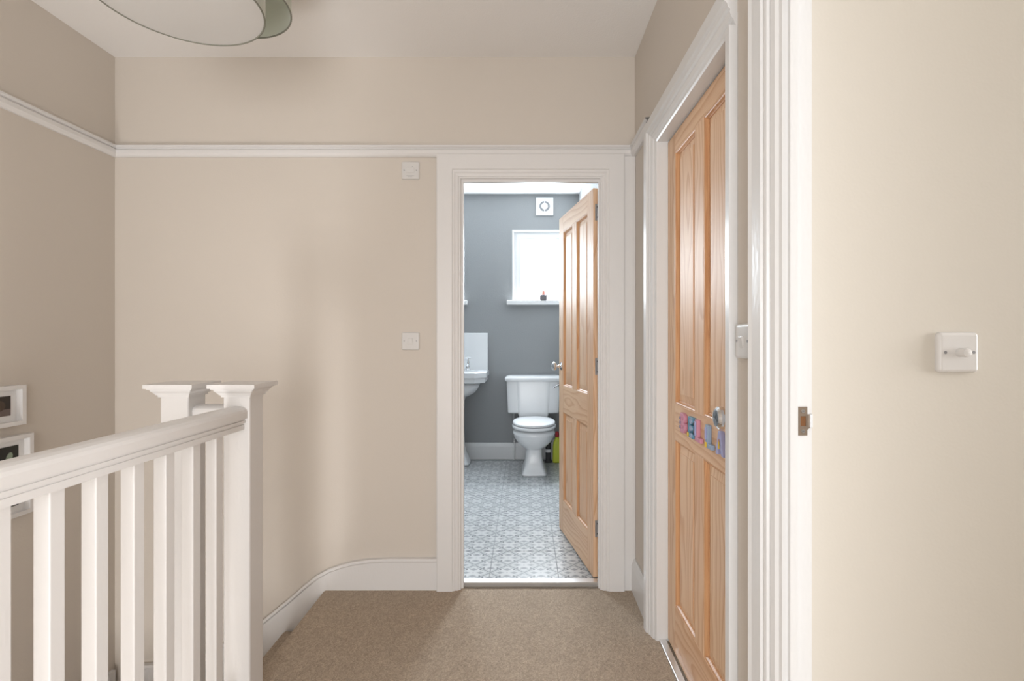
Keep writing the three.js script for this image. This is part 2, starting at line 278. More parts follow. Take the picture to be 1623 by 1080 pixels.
// ------------------------------------------------------------ bathroom shell
const wy0 = 1.60, wy1 = 2.31, wa = [-0.127, 0.423], wb = [-1.178, -0.628];
S(obj('wall_bathroom', wallFront(rect(-1.45, XR2, -0.1, BC + 0.05), [rect(wa[0], wa[1], wy0, wy1), rect(wb[0], wb[1], wy0, wy1)], BW, BW + 0.2), M.greyPaint), 'grey painted bathroom wall behind the toilet', 'wall');
S(obj('wall_bathroom_front', wallFront(rect(-1.45, XR2, -0.1, BC + 0.05), [rect(bx0 - 0.03, bx1 + 0.03, 0, bTop + 0.03)], D + 0.035, D + 0.07), M.greyPaint), 'grey inner side of the wall around the bathroom doorway', 'wall');
S(obj('wall_bathroom_right', boxd(XR, XR2 + 0.05, -0.1, BC + 0.05, D + 0.07, BW), M.greyPaint), 'grey bathroom side wall behind the open door', 'wall');
S(obj('wall_bathroom_left', boxd(-1.55, -1.45, -0.1, BC + 0.05, D + 0.035, BW + 0.1), M.greyPaint), 'grey bathroom side wall beyond the basin', 'wall');
S(obj('ceiling', boxd(-1.55, XR2 + 0.05, BC, BC + 0.08, D + 0.035, BW + 0.1), M.bathCeiling), 'white bathroom ceiling above the extractor fan', 'ceiling');
{
  const fl = S(obj('floor', boxd(-1.45, XR, -0.1, BF - 0.003, D + 0.062, BW), M.grout), 'bathroom floor of grey and white patterned tiles', 'tiled floor');
  const ts = 0.352, x0 = -0.181;
  const tg = (w, h) => { const g = new THREE.BoxGeometry(w, 0.008, h); return g; };
  let n = 0;
  for (let i = -4; i < 3; i++) for (let j = -1; j < 7; j++) {
    let xa = x0 + i * ts, xb = xa + ts, da = 2.527 + j * ts + ts, db = da + ts; da -= ts; db -= ts;
    const A = Math.max(xa, -1.45), B = Math.min(xb, XR), C = Math.max(da, D + 0.064), E = Math.min(db, BW);
    if (B - A < 0.02 || E - C < 0.02) continue;
    const g = tg(B - A - 0.0035, E - C - 0.0035), uv = g.attributes.uv, p = g.attributes.position;
    for (let k = 0; k < uv.count; k++) uv.setXY(k, (p.getX(k) + (A + B) / 2 - xa) / ts, (-p.getZ(k) + (C + E) / 2 - da) / ts);
    const o = obj('tile', g, M.tile[(n++ * 7) % 3], fl); o.position.set((A + B) / 2, BF - 0.004, -(C + E) / 2);
  }
}
{
  const mk = (x0, x1, label) => { const s = poly(skProfile(0.165).map(([t, h]) => [t, h])); const g = new THREE.ExtrudeGeometry(s, { depth: x1 - x0, bevelEnabled: false }); g.rotateY(-Math.PI / 2); g.translate(x1, BF, -BW); g.scale(1, 1, 1); return metreUV(g); };
  // profile x -> depth towards the camera
  const prof = skProfile(0.165);
  const pos = []; const add = (x0, x1) => { for (let j = 0; j < prof.length - 1; j++) { const [t, h] = prof[j], [t2, h2] = prof[j + 1], a = V(x0, BF + h, BW - t), b = V(x1, BF + h, BW - t), c = V(x1, BF + h2, BW - t2), e = V(x0, BF + h2, BW - t2); for (const v of [a, b, c, a, c, e]) pos.push(v.x, v.y, v.z); } };
  add(-1.45, XR);
  const g = new THREE.BufferGeometry(); g.setAttribute('position', new THREE.Float32BufferAttribute(pos, 3)); g.computeVertexNormals();
  S(obj('baseboard_bathroom', metreUV(g), M.bathGloss), 'white skirting board along the grey bathroom wall', 'skirting board');
}
// windows: reveal, frame, casement, frosted pane, sill
function bathWindow(n, x0, x1, label) {
  const o = thing(`window_${n}`, label, 'window', 0, 0, 0, 0, null, 'structure');
  const fr = (a0, a1, b0, b1, w, d0, d1) => { const g = new THREE.ExtrudeGeometry(poly(rect(a0, a1, b0, b1), [rect(a0 + w, a1 - w, b0 + w, b1 - w)]), { depth: d1 - d0 - 0.004, bevelEnabled: true, bevelThickness: 0.002, bevelSize: 0.002, bevelSegments: 1 }); g.translate(0, 0, -d1 + 0.002); return metreUV(g); };
  obj('reveal_lining', fr(x0, x1, wy0, wy1, 0.012, BW - 0.004, BW + 0.19), M.bathGloss, o);
  obj('window_frame', fr(x0 + 0.012, x1 - 0.012, wy0 + 0.012, wy1 - 0.012, 0.034, BW + 0.03, BW + 0.09), M.bathGloss, o);
  obj('casement', fr(x0 + 0.046, x1 - 0.046, wy0 + 0.046, wy1 - 0.046, 0.034, BW + 0.018, BW + 0.075), M.bathGloss, o);
  obj('pane', boxd(x0 + 0.07, x1 - 0.07, wy0 + 0.07, wy1 - 0.07, BW + 0.05, BW + 0.056), M.frosted, o);
  obj('sill', rbox(x0 - 0.055, x1 + 0.055, wy0 - 0.042, wy0 + 0.004, -(BW - 0.06), -(BW + 0.02), 0.008), M.bathGloss, o);
}
bathWindow(1, wa[0], wa[1], 'white framed frosted window with a reed diffuser on its sill');
bathWindow(2, wb[0], wb[1], 'white framed frosted window above the pedestal basin');
{
  const o = thing('door_3', 'added unseen white glazed door giving fill light opposite the bathroom', 'door', 0, 0, 0, 0, null, 'structure');  // unseen door added to carry the soft fill light from behind
  const g = new THREE.ExtrudeGeometry(poly(rect(-0.86, 0.36, 0, 2.07), [rect(-0.80, -0.28, 0.14, 1.80), rect(-0.22, 0.30, 0.14, 1.80)]), { depth: 0.05, bevelEnabled: false }); g.translate(0, 0, -BACK + 0.02);
  obj('door_frame', metreUV(g), M.gloss, o);
  for (const x of [-0.54, 0.04]) obj('pane', boxd(x - 0.26, x + 0.26, 0.14, 1.80, BACK - 0.04, BACK - 0.046), M.frosted, o);
}
{
  const o = thing('door_4', 'added unseen white glazed front door giving fill light up the stairs', 'door', 0, 0, 0, 0, null, 'structure');  // added out of view so light rises through the stairwell to the ceiling
  const g = new THREE.ExtrudeGeometry(poly(rect(-1.98, -1.02, LOW, -0.56), [rect(-1.90, -1.10, -2.35, -0.65)]), { depth: 0.05, bevelEnabled: false }); g.translate(0, 0, -BACK + 0.02);
  obj('door_frame', metreUV(g), M.gloss, o);
  obj('pane', boxd(-1.90, -1.10, -2.35, -0.65, BACK - 0.04, BACK - 0.046), M.frosted, o);
}
// ------------------------------------------------------------ bedroom beside the camera
const RX = 3.4, RD = 1.082, RB = -2.2;
S(obj('wall_bedroom', boxd(XR2, RX + 0.1, 0, CEIL + 0.06, RD, RD + 0.09), M.bedroomPaint), 'cream bedroom wall with a dimmer switch', 'wall');
S(obj('wall_bedroom_right', wallSide(rect(RB - 0.1, RD, 0, CEIL + 0.06), [rect(-0.10, 1.00, 0.78, 2.22)], RX, RX + 0.1), M.bedroomPaint), 'cream bedroom wall holding the window', 'wall');
S(obj('wall_bedroom_rear', boxd(XR2, RX + 0.1, 0, CEIL + 0.06, RB - 0.1, RB), M.bedroomPaint), 'cream bedroom wall opposite the dimmer switch', 'wall');
S(obj('wall_bedroom_left', boxd(XR2, XR2 + 0.006, 0, CEIL + 0.06, RB, k1 - 0.03), M.bedroomPaint), 'cream bedroom side of the landing wall', 'wall');
S(obj('floor', boxd(XR2, RX + 0.1, -0.19, 0, RB - 0.1, RD + 0.09), M.carpet), 'beige carpet on the bedroom floor', 'carpet');
S(obj('ceiling', boxd(XR2, RX + 0.1, CEIL, CEIL + 0.08, RB - 0.1, RD + 0.09), M.ceiling), 'off-white bedroom ceiling', 'ceiling');
{
  const o = thing('window_3', 'white framed bedroom window in the cream wall', 'window', 0, 0, 0, 0, null, 'structure');
  obj('window_frame', wallSide(rect(-0.10, 1.00, 0.78, 2.22), [rect(-0.05, 0.42, 0.83, 2.17), rect(0.48, 0.95, 0.83, 2.17)], RX + 0.01, RX + 0.07), M.gloss, o);
  for (const d of [0.185, 0.715]) obj('pane', boxd(RX + 0.04, RX + 0.046, 0.83, 2.17, d - 0.235, d + 0.235), M.frosted, o);
}

// ------------------------------------------------------------ four-panel pine doors
function pineDoor(parent, W, H, R, knobY) {              // x from the hinge edge, z through the thickness
  const t = 0.035, h = t / 2, sw = 0.098, mw = 0.086, wood = () => M.wood[Math.floor(rnd() * 3)], o = () => [rnd() * 0.5, rnd() * 1.3];
  const [b1, m0, m1, t0] = R;                            // bottom rail top, middle rail bottom and top, top rail bottom
  const put = (name, x0, x1, y0, y1, along) => obj(name, rbox(x0, x1, y0, y1, -h, h, 0.0015, along, ...o(), 1), wood(), parent);
  put('stile', 0, sw, 0, H, 'y'); put('stile', W - sw, W, 0, H, 'y');
  put('top_rail', sw, W - sw, t0, H, 'x'); put('middle_rail', sw, W - sw, m0, m1, 'x'); put('bottom_rail', sw, W - sw, 0, b1, 'x');
  const c0 = W / 2 - mw / 2, c1 = W / 2 + mw / 2;
  put('muntin', c0, c1, b1, m0, 'y'); put('muntin', c0, c1, m1, t0, 'y');
  for (const [y0, y1] of [[b1, m0], [m1, t0]]) for (const [x0, x1] of [[sw, c0], [c1, W - sw]]) {
    const [ou, ov] = o(), gs = [], ins = 0.045;
    for (const s of [1, -1]) {                           // fielded panel: sunk border, sloping bevel, raised field
      const z0 = 0.0035 * s, z1 = 0.010 * s;
      gs.push(sweep([[0, z0], [0.014, z0], [ins - 0.004, z1 * 0.75], [ins - 0.004, z1], [ins, z1]], [[x0, y0], [x1, y0], [x1, y1], [x0, y1]], (a, b, z) => new THREE.Vector3(a, b, z), 1, true));
      const pl = new THREE.PlaneGeometry(x1 - x0 - 2 * ins, y1 - y0 - 2 * ins); if (s < 0) pl.rotateY(Math.PI); pl.translate((x0 + x1) / 2, (y0 + y1) / 2, z1); gs.push(metreUV(pl));
    }
    obj('panel', metreUV(merge(gs), 'y', ou, ov), wood(), parent);
    const ms = [];
    for (const s of [1, -1]) ms.push(sweep([[0, 0.0165 * s], [0.003, 0.0165 * s], [0.006, 0.0145 * s], [0.010, 0.0085 * s], [0.013, 0.0060 * s], [0.013, 0.0030 * s]], [[x0, y0], [x1, y0], [x1, y1], [x0, y1]], (a, b, z) => new THREE.Vector3(a, b, z), 1, true));
    obj('panel_moulding', metreUV(merge(ms), 'y', ov, ou), M.woodDeep, parent);
  }
}
function knob(parent, x, y, s, h, r = 0.027) {           // rose, neck and faceted knob on face s
  const g = lathe([[0, 0], [r * 0.95, 0], [r * 0.95, 0.003], [r * 0.6, 0.007], [0.009, 0.010], [0.008, 0.028], [r * 0.55, 0.034], [r * 0.95, 0.040], [r, 0.047], [r * 0.97, 0.054], [r * 0.72, 0.060], [r * 0.6, 0.0605], [0, 0.062]], 28);
  g.rotateX(s * Math.PI / 2); g.translate(x, y, s * h); g.computeVertexNormals(); const o = obj('door_knob', g, M.chrome, parent); o.userData.label = 'polished chrome knob'; return o;
}
{
  // bathroom door, swung in
  const a = thing('door_1', 'pine panelled bathroom door standing open against the wall', 'door', 0.362, BF + 0.008, D + 0.07, 100.6 * Math.PI / 180, null, 'structure');
  pineDoor(a, 0.686, 1.966, [0.20, 0.750, 0.912, 1.865]);
  knob(a, 0.63, 1.03, -1, 0.0175); knob(a, 0.63, 1.03, 1, 0.0175);
  for (const y of [0.245, 1.065, 1.845]) {
    const hg = obj('hinge', [box(-0.0016, 0.0002, y - 0.042, y + 0.042, -0.008, 0.0175), cyl(0.005, 0.005, 0.084, -0.003, y, 0.0205)], M.steel, a); hg.userData.label = 'grey steel hinge';
    for (const k of [-0.026, 0, 0.026]) obj('screw', cyl(0.0032, 0.0032, 0.001, -0.0018, y + k, 0.003 + (k ? 0 : 0.006), 'x', 10), M.dark, hg);
  }
}
const X2 = 0.58;                                          // visible face of the shut bedroom door
{
  const W = j0 - j1 - 0.006, a = thing('door_2', 'shut pine panelled bedroom door carrying wooden toy letters', 'door', X2 + 0.0175, 0.012, j0 - 0.003, -Math.PI / 2, null, 'structure');
  pineDoor(a, W, 2.012, [0.185, 0.828, 0.968, 1.938]);
  knob(a, W - 0.064, 1.003, 1, 0.0175, 0.032);
  obj('backing_panel', box(-0.02, W + 0.02, 0, 2.03, -0.03, -0.024), M.woodDeep, a);
}
// toy letters on the middle rail
const font = await new FontLoader().loadAsync('fonts/droid/droid_sans_bold.typeface.json');
{
  const L = [['B', 1087, M.pink, 'pink wooden letter B with plum trim on the pine door'], ['E', 1100, M.blue, 'teal blue wooden letter E on the pine door'], ['L', 1111.5, M.pink, 'pink wooden letter L between the two blue letters'], ['L', 1129, M.sky, 'pale blue wooden letter L beside the lilac letter'], ['A', 1147, M.lilac, 'lilac wooden letter A under the chrome knob']];
  for (const [ch, px, m, label] of L) {
    const d = X2 * F / (px - VX), hgt = 0.071, shapes = font.generateShapes(ch, 0.108);
    const g = new THREE.ExtrudeGeometry(shapes, { depth: 0.009, bevelEnabled: true, bevelThickness: 0.002, bevelSize: 0.002, bevelSegments: 2, curveSegments: 6 });
    g.computeBoundingBox(); const b = g.boundingBox; g.translate(-(b.min.x + b.max.x) / 2, -b.min.y, 0.002); g.scale((ch === 'A' ? 0.058 : 0.050) / (b.max.x - b.min.x), hgt / (b.max.y - b.min.y), 1);
    const o = thing('toy_letter', label, 'letter', X2 - 0.0003, 0.890, d, -Math.PI / 2, 'wooden toy letters on the pine door');
    obj('letter_body', metreUV(g), m, o);
    const motif = (x0, x1, y0, y1, mm, name, z = 0.0128) => obj(name, rbox(x0 * 0.8, x1 * 0.8, y0 * 0.88, y1 * 0.88, z, z + 0.003, 0.001), mm, o);
    if (ch === 'B') { for (const y of [0.022, 0.040, 0.058]) motif(-0.034, -0.020, y - 0.006, y + 0.006, M.plum, 'painted_spot'); }
    if (ch === 'E') { motif(-0.034, -0.018, 0.002, 0.018, M.yellow, 'pencil_motif'); for (const y of [0.012, 0.040, 0.068]) { const c = obj('bead_motif', cyl(0.009, 0.009, 0.006, 0.014, y * 0.88, 0.015, 'z', 14), M.sky, o); } }
    if (ch === 'L' && m === M.pink) motif(-0.030, -0.014, 0.02, 0.075, M.lilac, 'painted_stripe');
    if (ch === 'L' && m === M.sky) { motif(-0.030, -0.014, 0.002, 0.020, M.yellow, 'pencil_motif'); motif(-0.030, -0.016, 0.030, 0.072, M.lilac, 'painted_stripe'); }
    if (ch === 'A') { motif(-0.004, 0.004, 0.022, 0.046, M.yellow, 'pencil_motif'); obj('pencil_tip', cyl(0.0032, 0.0005, 0.008, 0, 0.0445, 0.0143, 'y', 8), M.peach, o); }
  }
}

// ------------------------------------------------------------ balustrade
{
  const b = thing('balustrade', 'white painted stair balustrade with square spindles and two capped newels', 'balustrade', 0, 0, 0);
  const XN = -0.950, cw = (w) => [[0, 0], [w + 0.004, 0], [w + 0.005, 0.007], [w + 0.009, 0.008], [w + 0.011, 0.013], [w + 0.019, 0.021], [w + 0.020, 0.026], [w + 0.026, 0.0265], [w + 0.026, 0.030], [w + 0.033, 0.0305], [w + 0.033, 0.044], [0, 0.045]];
  function newel(x, d, w, y0) {
    const n = obj('newel_post', rbox(x - w / 2, x + w / 2, y0, 1.045, -d - w / 2, -d + w / 2, 0.006), M.satin, b);
    const g = new THREE.LatheGeometry(cw(w / 2).map(p => new THREE.Vector2(p[0] * Math.SQRT2, p[1])), 4).toNonIndexed(); g.rotateY(Math.PI / 4); g.translate(x, 1.038, -d); g.computeVertexNormals();
    obj('newel_cap', metreUV(g), M.satin, n);
  }
  newel(XN, 1.705, 0.088, -0.35); newel(-1.153, 1.705, 0.093, -1.1);
  // handrail: rounded top, fillets, flat sides
  const hh = [[0.027, -0.006], [0.027, 0.010], [0.0245, 0.011], [0.0245, 0.014], [0.031, 0.0155], [0.031, 0.024], [0.028, 0.025], [0.028, 0.0285], [0.037, 0.031], [0.0375, 0.052], [0.035, 0.060], [0.028, 0.066], [0.016, 0.0695], [0, 0.071]], hp = [...hh, ...hh.slice(0, -1).reverse().map(([a, b]) => [-a, b])];
  const rail = (len) => metreUV(new THREE.ExtrudeGeometry(poly(hp), { depth: len, bevelEnabled: false }), 'z');
  const r1 = rail(1.665 + 1.55); r1.translate(XN, 0.938, -1.665); obj('handrail', r1, M.satin, b);
  const r2 = rail(0.125); r2.rotateY(Math.PI / 2); r2.translate(-1.112, 0.938, -1.715); obj('short_rail', r2, M.satin, b);
  for (let i = 0; i < 27; i++) { const d = 1.551 - i * 0.1075; if (d < -1.5) break; obj('baluster', rbox(XN - 0.022, XN + 0.012, 0.06, 0.934, -d - 0.017, -d + 0.017, 0.003), M.satin, b); }
  obj('base_rail', rbox(XN - 0.04, XN + 0.03, 0, 0.062, -1.665, 1.55, 0.004), M.satin, b);
  obj('string', boxd(EDGE - 0.02, EDGE + 0.0, -0.30, -0.002, -1.5, 1.66), M.satin, b);
}

// ------------------------------------------------------------ switches on walls
function plate(o, w, h, t, m = M.plastic) { const g = new RoundedBoxGeometry(w, h, t * 2, 3, t * 0.75); g.translate(0, 0, 0); const p = obj('plate', metreUV(g), m, o); return p; }
function screws(o, z, dx = 0.030) { for (const s of [-1, 1]) obj('screw', cyl(0.0032, 0.0032, 0.001, s * dx, 0, z, 'z', 12), M.greyPlastic, o); }
{
  const o = thing('light_switch', 'white square light switch beside the bathroom architrave', 'light switch', PX(651, D), PY(541, D), D - 0.001);
  plate(o, 0.087, 0.087, 0.009); screws(o, 0.0092); const r = rbox(-0.011, 0.011, -0.016, 0.016, 0.004, 0.0125, 0.002); r.rotateX(0.12); obj('rocker', r, M.plastic, o);
  const s = thing('fused_spur', 'white square fused outlet plate under the picture rail', 'outlet plate', PX(651, D), PY(271, D), D - 0.001);
  plate(s, 0.087, 0.087, 0.009); screws(s, 0.0092);
  obj('fuse_holder', rbox(-0.020, 0.020, -0.012, 0.013, 0.006, 0.0105, 0.0015), M.plastic, s);
  for (const [a, b, c, e] of [[-0.019, 0.019, -0.0275, -0.0262], [-0.012, 0.010, -0.0315, -0.0305], [-0.014, -0.010, 0.0185, 0.0205], [0.009, 0.011, 0.0165, 0.0205]]) obj('print_mark', box(a, b, c, e, 0.0085, 0.0093), M.greyPlastic, s);
  const q = thing('light_switch', 'white light switch squeezed between the two bedroom door frames', 'light switch', XR - 0.001, PY(541, 1.235), 1.228, -Math.PI / 2);
  plate(q, 0.086, 0.086, 0.011); screws(q, 0.0112); const r2 = rbox(-0.010, 0.010, -0.014, 0.014, 0.004, 0.015, 0.002); r2.rotateX(0.14); obj('rocker', r2, M.plastic, q);
  const z = thing('dimmer_switch', 'white dimmer switch with a round knob on cream wall', 'dimmer switch', PX(1521, 1.07), PY(559, 1.07), RD - 0.001);
  plate(z, 0.086, 0.086, 0.011); screws(z, 0.0112);
  const kn = lathe([[0, 0.006], [0.0108, 0.006], [0.0108, 0.010], [0.0095, 0.011], [0.0092, 0.030], [0.0085, 0.0315], [0, 0.032]], 40); kn.rotateX(Math.PI / 2); obj('dimmer_knob', kn, M.plastic, z);
}
// strike plate let into the open door's lining
{
  const d = k0 - 0.0005, x0 = PX(1264, d), x1 = PX(1279, d), xe = PX(1285, d), y1 = PY(645, d), y0 = PY(690.5, d), h = y1 - y0;
  const o = thing('strike_plate', 'bronzed metal strike plate on the white door lining', 'strike plate', 0, 0, 0);
  const pts = [[x0, y0], [x1, y0], [x1, y0 + h * 0.20], [xe, y0 + h * 0.30], [xe, y0 + h * 0.74], [x1, y0 + h * 0.74], [x1, y1], [x0, y1]];
  const hx0 = x0 + 0.0055, hx1 = x1 - 0.003, hy0 = y0 + h * 0.33, hy1 = y0 + h * 0.67;
  const g = new THREE.ExtrudeGeometry(poly(pts, [rect(hx0, hx1, hy0, hy1)]), { depth: 0.0016, bevelEnabled: false }); g.translate(0, 0, -d);
  obj('plate', metreUV(g), M.brass, o);
  obj('shaded_latch_hole', boxd(hx0, hx1, hy0, hy1, d - 0.0002, d + 0.0003), M.recessShadeWood, o);  // flush patch: the shade of the recess is put into its dark wood colour
  const lip = obj('lip', tube([V(xe - 0.001, y0 + h * 0.30, d - 0.0025), V(xe - 0.001, y0 + h * 0.74, d - 0.0025)], 0.0032, 10, 2), M.aluminium, o);
  lip.userData.label = 'bright curved metal lip';
  for (const yy of [y0 + h * 0.15, y0 + h * 0.85]) { const s = obj('screw', cyl(0.0040, 0.0036, 0.0012, (x0 + x1) / 2 + 0.001, yy, -d + 0.0018, 'z', 16), M.steel, o); obj('screw_slot', box((x0 + x1) / 2 - 0.0012, (x0 + x1) / 2 + 0.0032, yy - 0.0004, yy + 0.0004, -d + 0.0022, -d + 0.0027), M.dark, s); }
}
// ------------------------------------------------------------ framed photographs on the stairwell wall
function framed(px, w, yb, yt, label, group, build) {
  const d1 = -XL * F / (VX - px) - 0.0, h = yt - yb, o = thing('picture_frame', label, 'picture', XL + 0.0005, yb, d1 - w / 2, Math.PI / 2, group);
  const g = new THREE.ExtrudeGeometry(poly(rect(-w / 2, w / 2, 0, h), [rect(-w / 2 + 0.016, w / 2 - 0.016, 0.016, h - 0.016)]), { depth: 0.030, bevelEnabled: false });
  obj('frame', metreUV(g), M.satin, o); obj('mount', box(-w / 2 + 0.016, w / 2 - 0.016, 0.016, h - 0.016, 0, 0.006), M.mount, o);
  const m = 0.040; obj('photograph', box(-w / 2 + m, w / 2 - m, m, h - m, 0.006, 0.0075), build(w - 2 * m, h - 2 * m), o);
}
function photo(fn) { const c = document.createElement('canvas'); c.width = 128; c.height = 128; const x = c.getContext('2d'); fn(x); const t = new THREE.CanvasTexture(c); t.colorSpace = THREE.SRGBColorSpace; t.wrapS = t.wrapT = THREE.RepeatWrapping; return t; }
framed(30, 0.24, 0.890, 1.047, 'small white box frame with a dim indoor photograph', 'framed photographs', (w, h) => { const t = photo(x => { x.fillStyle = '#2c231d'; x.fillRect(0, 0, 128, 128); x.fillStyle = '#6b5d58'; x.fillRect(0, 84, 128, 44); x.fillStyle = '#4a3b30'; x.beginPath(); x.ellipse(90, 60, 22, 36, 0, 0, 7); x.fill(); }); t.repeat.set(1 / w, 1 / h); t.offset.set(0.5, -0.04 / h); return mat(lin(1, 1, 1), 0.3, { map: t }); });
framed(42, 0.28, 0.532, 0.850, 'larger white box frame with a dark photograph and pale figure', 'framed photographs', (w, h) => { const t = photo(x => { x.fillStyle = '#15160f'; x.fillRect(0, 0, 128, 128); x.fillStyle = '#c9b79d'; x.beginPath(); x.ellipse(104, 66, 9, 30, 0, 0, 7); x.fill(); x.fillStyle = '#8c9a86'; x.beginPath(); x.ellipse(105, 24, 8, 12, 0.5, 0, 7); x.fill(); x.fillStyle = '#5b4a3c'; x.beginPath(); x.ellipse(60, 80, 14, 40, 0, 0, 7); x.fill(); }); t.repeat.set(1 / w, 1 / h); t.offset.set(0.5, -0.04 / h); return mat(lin(1, 1, 1), 0.3, { map: t }); });

// ------------------------------------------------------------ pendant with two overlapping drums
{
  const y = CAM_H + 1.0, o = thing('pendant_light', 'pale grey-green double drum pendant lamp hanging from the ceiling', 'ceiling lamp', -1.03, y, 1.50);
  const drum = (r, h) => lathe([[r, 0], [r, h], [r - 0.003, h], [r - 0.003, 0], [r, 0]], 96);
  const s = obj('drum_shade', drum(0.230, 0.15), M.shade, o);
  const rim = new THREE.TorusGeometry(0.2285, 0.0026, 8, 96); rim.rotateX(Math.PI / 2); obj('rim', rim, M.shadeRim, s);
  obj('diffuser', cyl(0.2275, 0.2275, 0.003, 0, 0.002, 0, 'y', 96), M.diffuser, o);
  const g2 = drum(0.205, 0.16); g2.translate(0.026, 0.12, -0.185); const s2 = obj('outer_shade', g2, M.shade, o);
  const rim2 = new THREE.TorusGeometry(0.2035, 0.0026, 8, 96); rim2.rotateX(Math.PI / 2); rim2.translate(0.026, 0.12, -0.185); obj('rim', rim2, M.shadeRim, s2);
  obj('cable', cyl(0.0035, 0.0035, CEIL - y - 0.14, 0, 0.14 + (CEIL - y - 0.14) / 2, 0, 'y', 8), M.plastic, o);
  obj('spider', [box(-0.228, 0.228, 0.142, 0.146, -0.003, 0.003), box(-0.003, 0.003, 0.142, 0.146, -0.228, 0.228)], M.plastic, o);
  obj('ceiling_rose', cyl(0.05, 0.03, 0.03, 0, CEIL - y - 0.015, 0, 'y', 32), M.plastic, o);
}
// ------------------------------------------------------------ bathroom fittings
{
  const o = thing('extractor_fan', 'white square extractor fan with a round grille on grey wall', 'extractor fan', PX(863, BW), PY(328, BW), BW);
  obj('cover', rbox(-0.088, 0.088, -0.088, 0.088, 0, 0.022, 0.006), M.bathGloss, o);
  const r = new THREE.RingGeometry(0.030, 0.052, 40); r.translate(0, 0, 0.0225); obj('grille_ring', r, M.greyPlastic, o);
  obj('centre_disc', cyl(0.034, 0.031, 0.010, 0, 0, 0.026, 'z', 36), M.bathGloss, o);
  for (const y of [-0.0415, 0.0415]) obj('grille_bar', box(-0.005, 0.005, y - 0.0095, y + 0.0095, 0.020, 0.025), M.bathGloss, o);
}
{
  const o = thing('reed_diffuser', 'small smoky glass reed diffuser with a pink collar on window sill', 'reed diffuser', PX(861, 5.03), wy0 + 0.004, 5.025);
  obj('bottle', rbox(-0.033, 0.033, 0, 0.052, -0.033, 0.033, 0.006), M.smoke, o);
  obj('collar', lathe([[0, 0.052], [0.022, 0.052], [0.023, 0.058], [0.019, 0.062], [0.020, 0.090], [0.014, 0.094], [0, 0.088]], 20), M.blush, o);
  for (const [a, b] of [[-0.03, 0.01], [-0.012, -0.02], [0.008, 0.02], [0.024, -0.01]]) obj('reed', tube([new THREE.Vector3(a * 0.1, 0.08, b * 0.1), new THREE.Vector3(a, 0.19, b)], 0.0014, 6, 2), M.reed, o);
}
// superellipse outline
const sup = (a, b, n, seg = 48) => Array.from({ length: seg }, (_, i) => { const t = i / seg * Math.PI * 2, c = Math.cos(t), s = Math.sin(t); return [a * Math.sign(c) * Math.pow(Math.abs(c), 2 / n), b * Math.sign(s) * Math.pow(Math.abs(s), 2 / n)]; });
function loft(rows, cap0 = true, cap1 = true) {          // rows: [y, halfX, halfZ, power, zShift]
  const seg = 48, rs = rows.map(([y, a, b, n, zs]) => sup(a, b, n, seg).map(([x, z]) => new THREE.Vector3(x, y, z + (zs || 0)))), pos = [], idx = [];
  rs.forEach(r => r.forEach(v => pos.push(v.x, v.y, v.z)));
  for (let i = 0; i < rs.length - 1; i++) for (let j = 0; j < seg; j++) { const a = i * seg + j, b = i * seg + (j + 1) % seg, c = a + seg, e = b + seg; idx.push(a, c, b, b, c, e); }
  for (const [on, i] of [[cap0, 0], [cap1, rs.length - 1]]) if (on) { const k = pos.length / 3; pos.push(0, rows[i][0], rows[i][4] || 0); for (let j = 0; j < seg; j++) { const p = i * seg + j, q = i * seg + (j + 1) % seg; if (i) idx.push(k, q, p); else idx.push(k, p, q); } }
  const g = new THREE.BufferGeometry(); g.setAttribute('position', new THREE.Float32BufferAttribute(pos, 3)); g.setIndex(idx); g.computeVertexNormals(); g.setAttribute('uv', new THREE.Float32BufferAttribute(new Float32Array(pos.length / 3 * 2), 2)); return g;
}
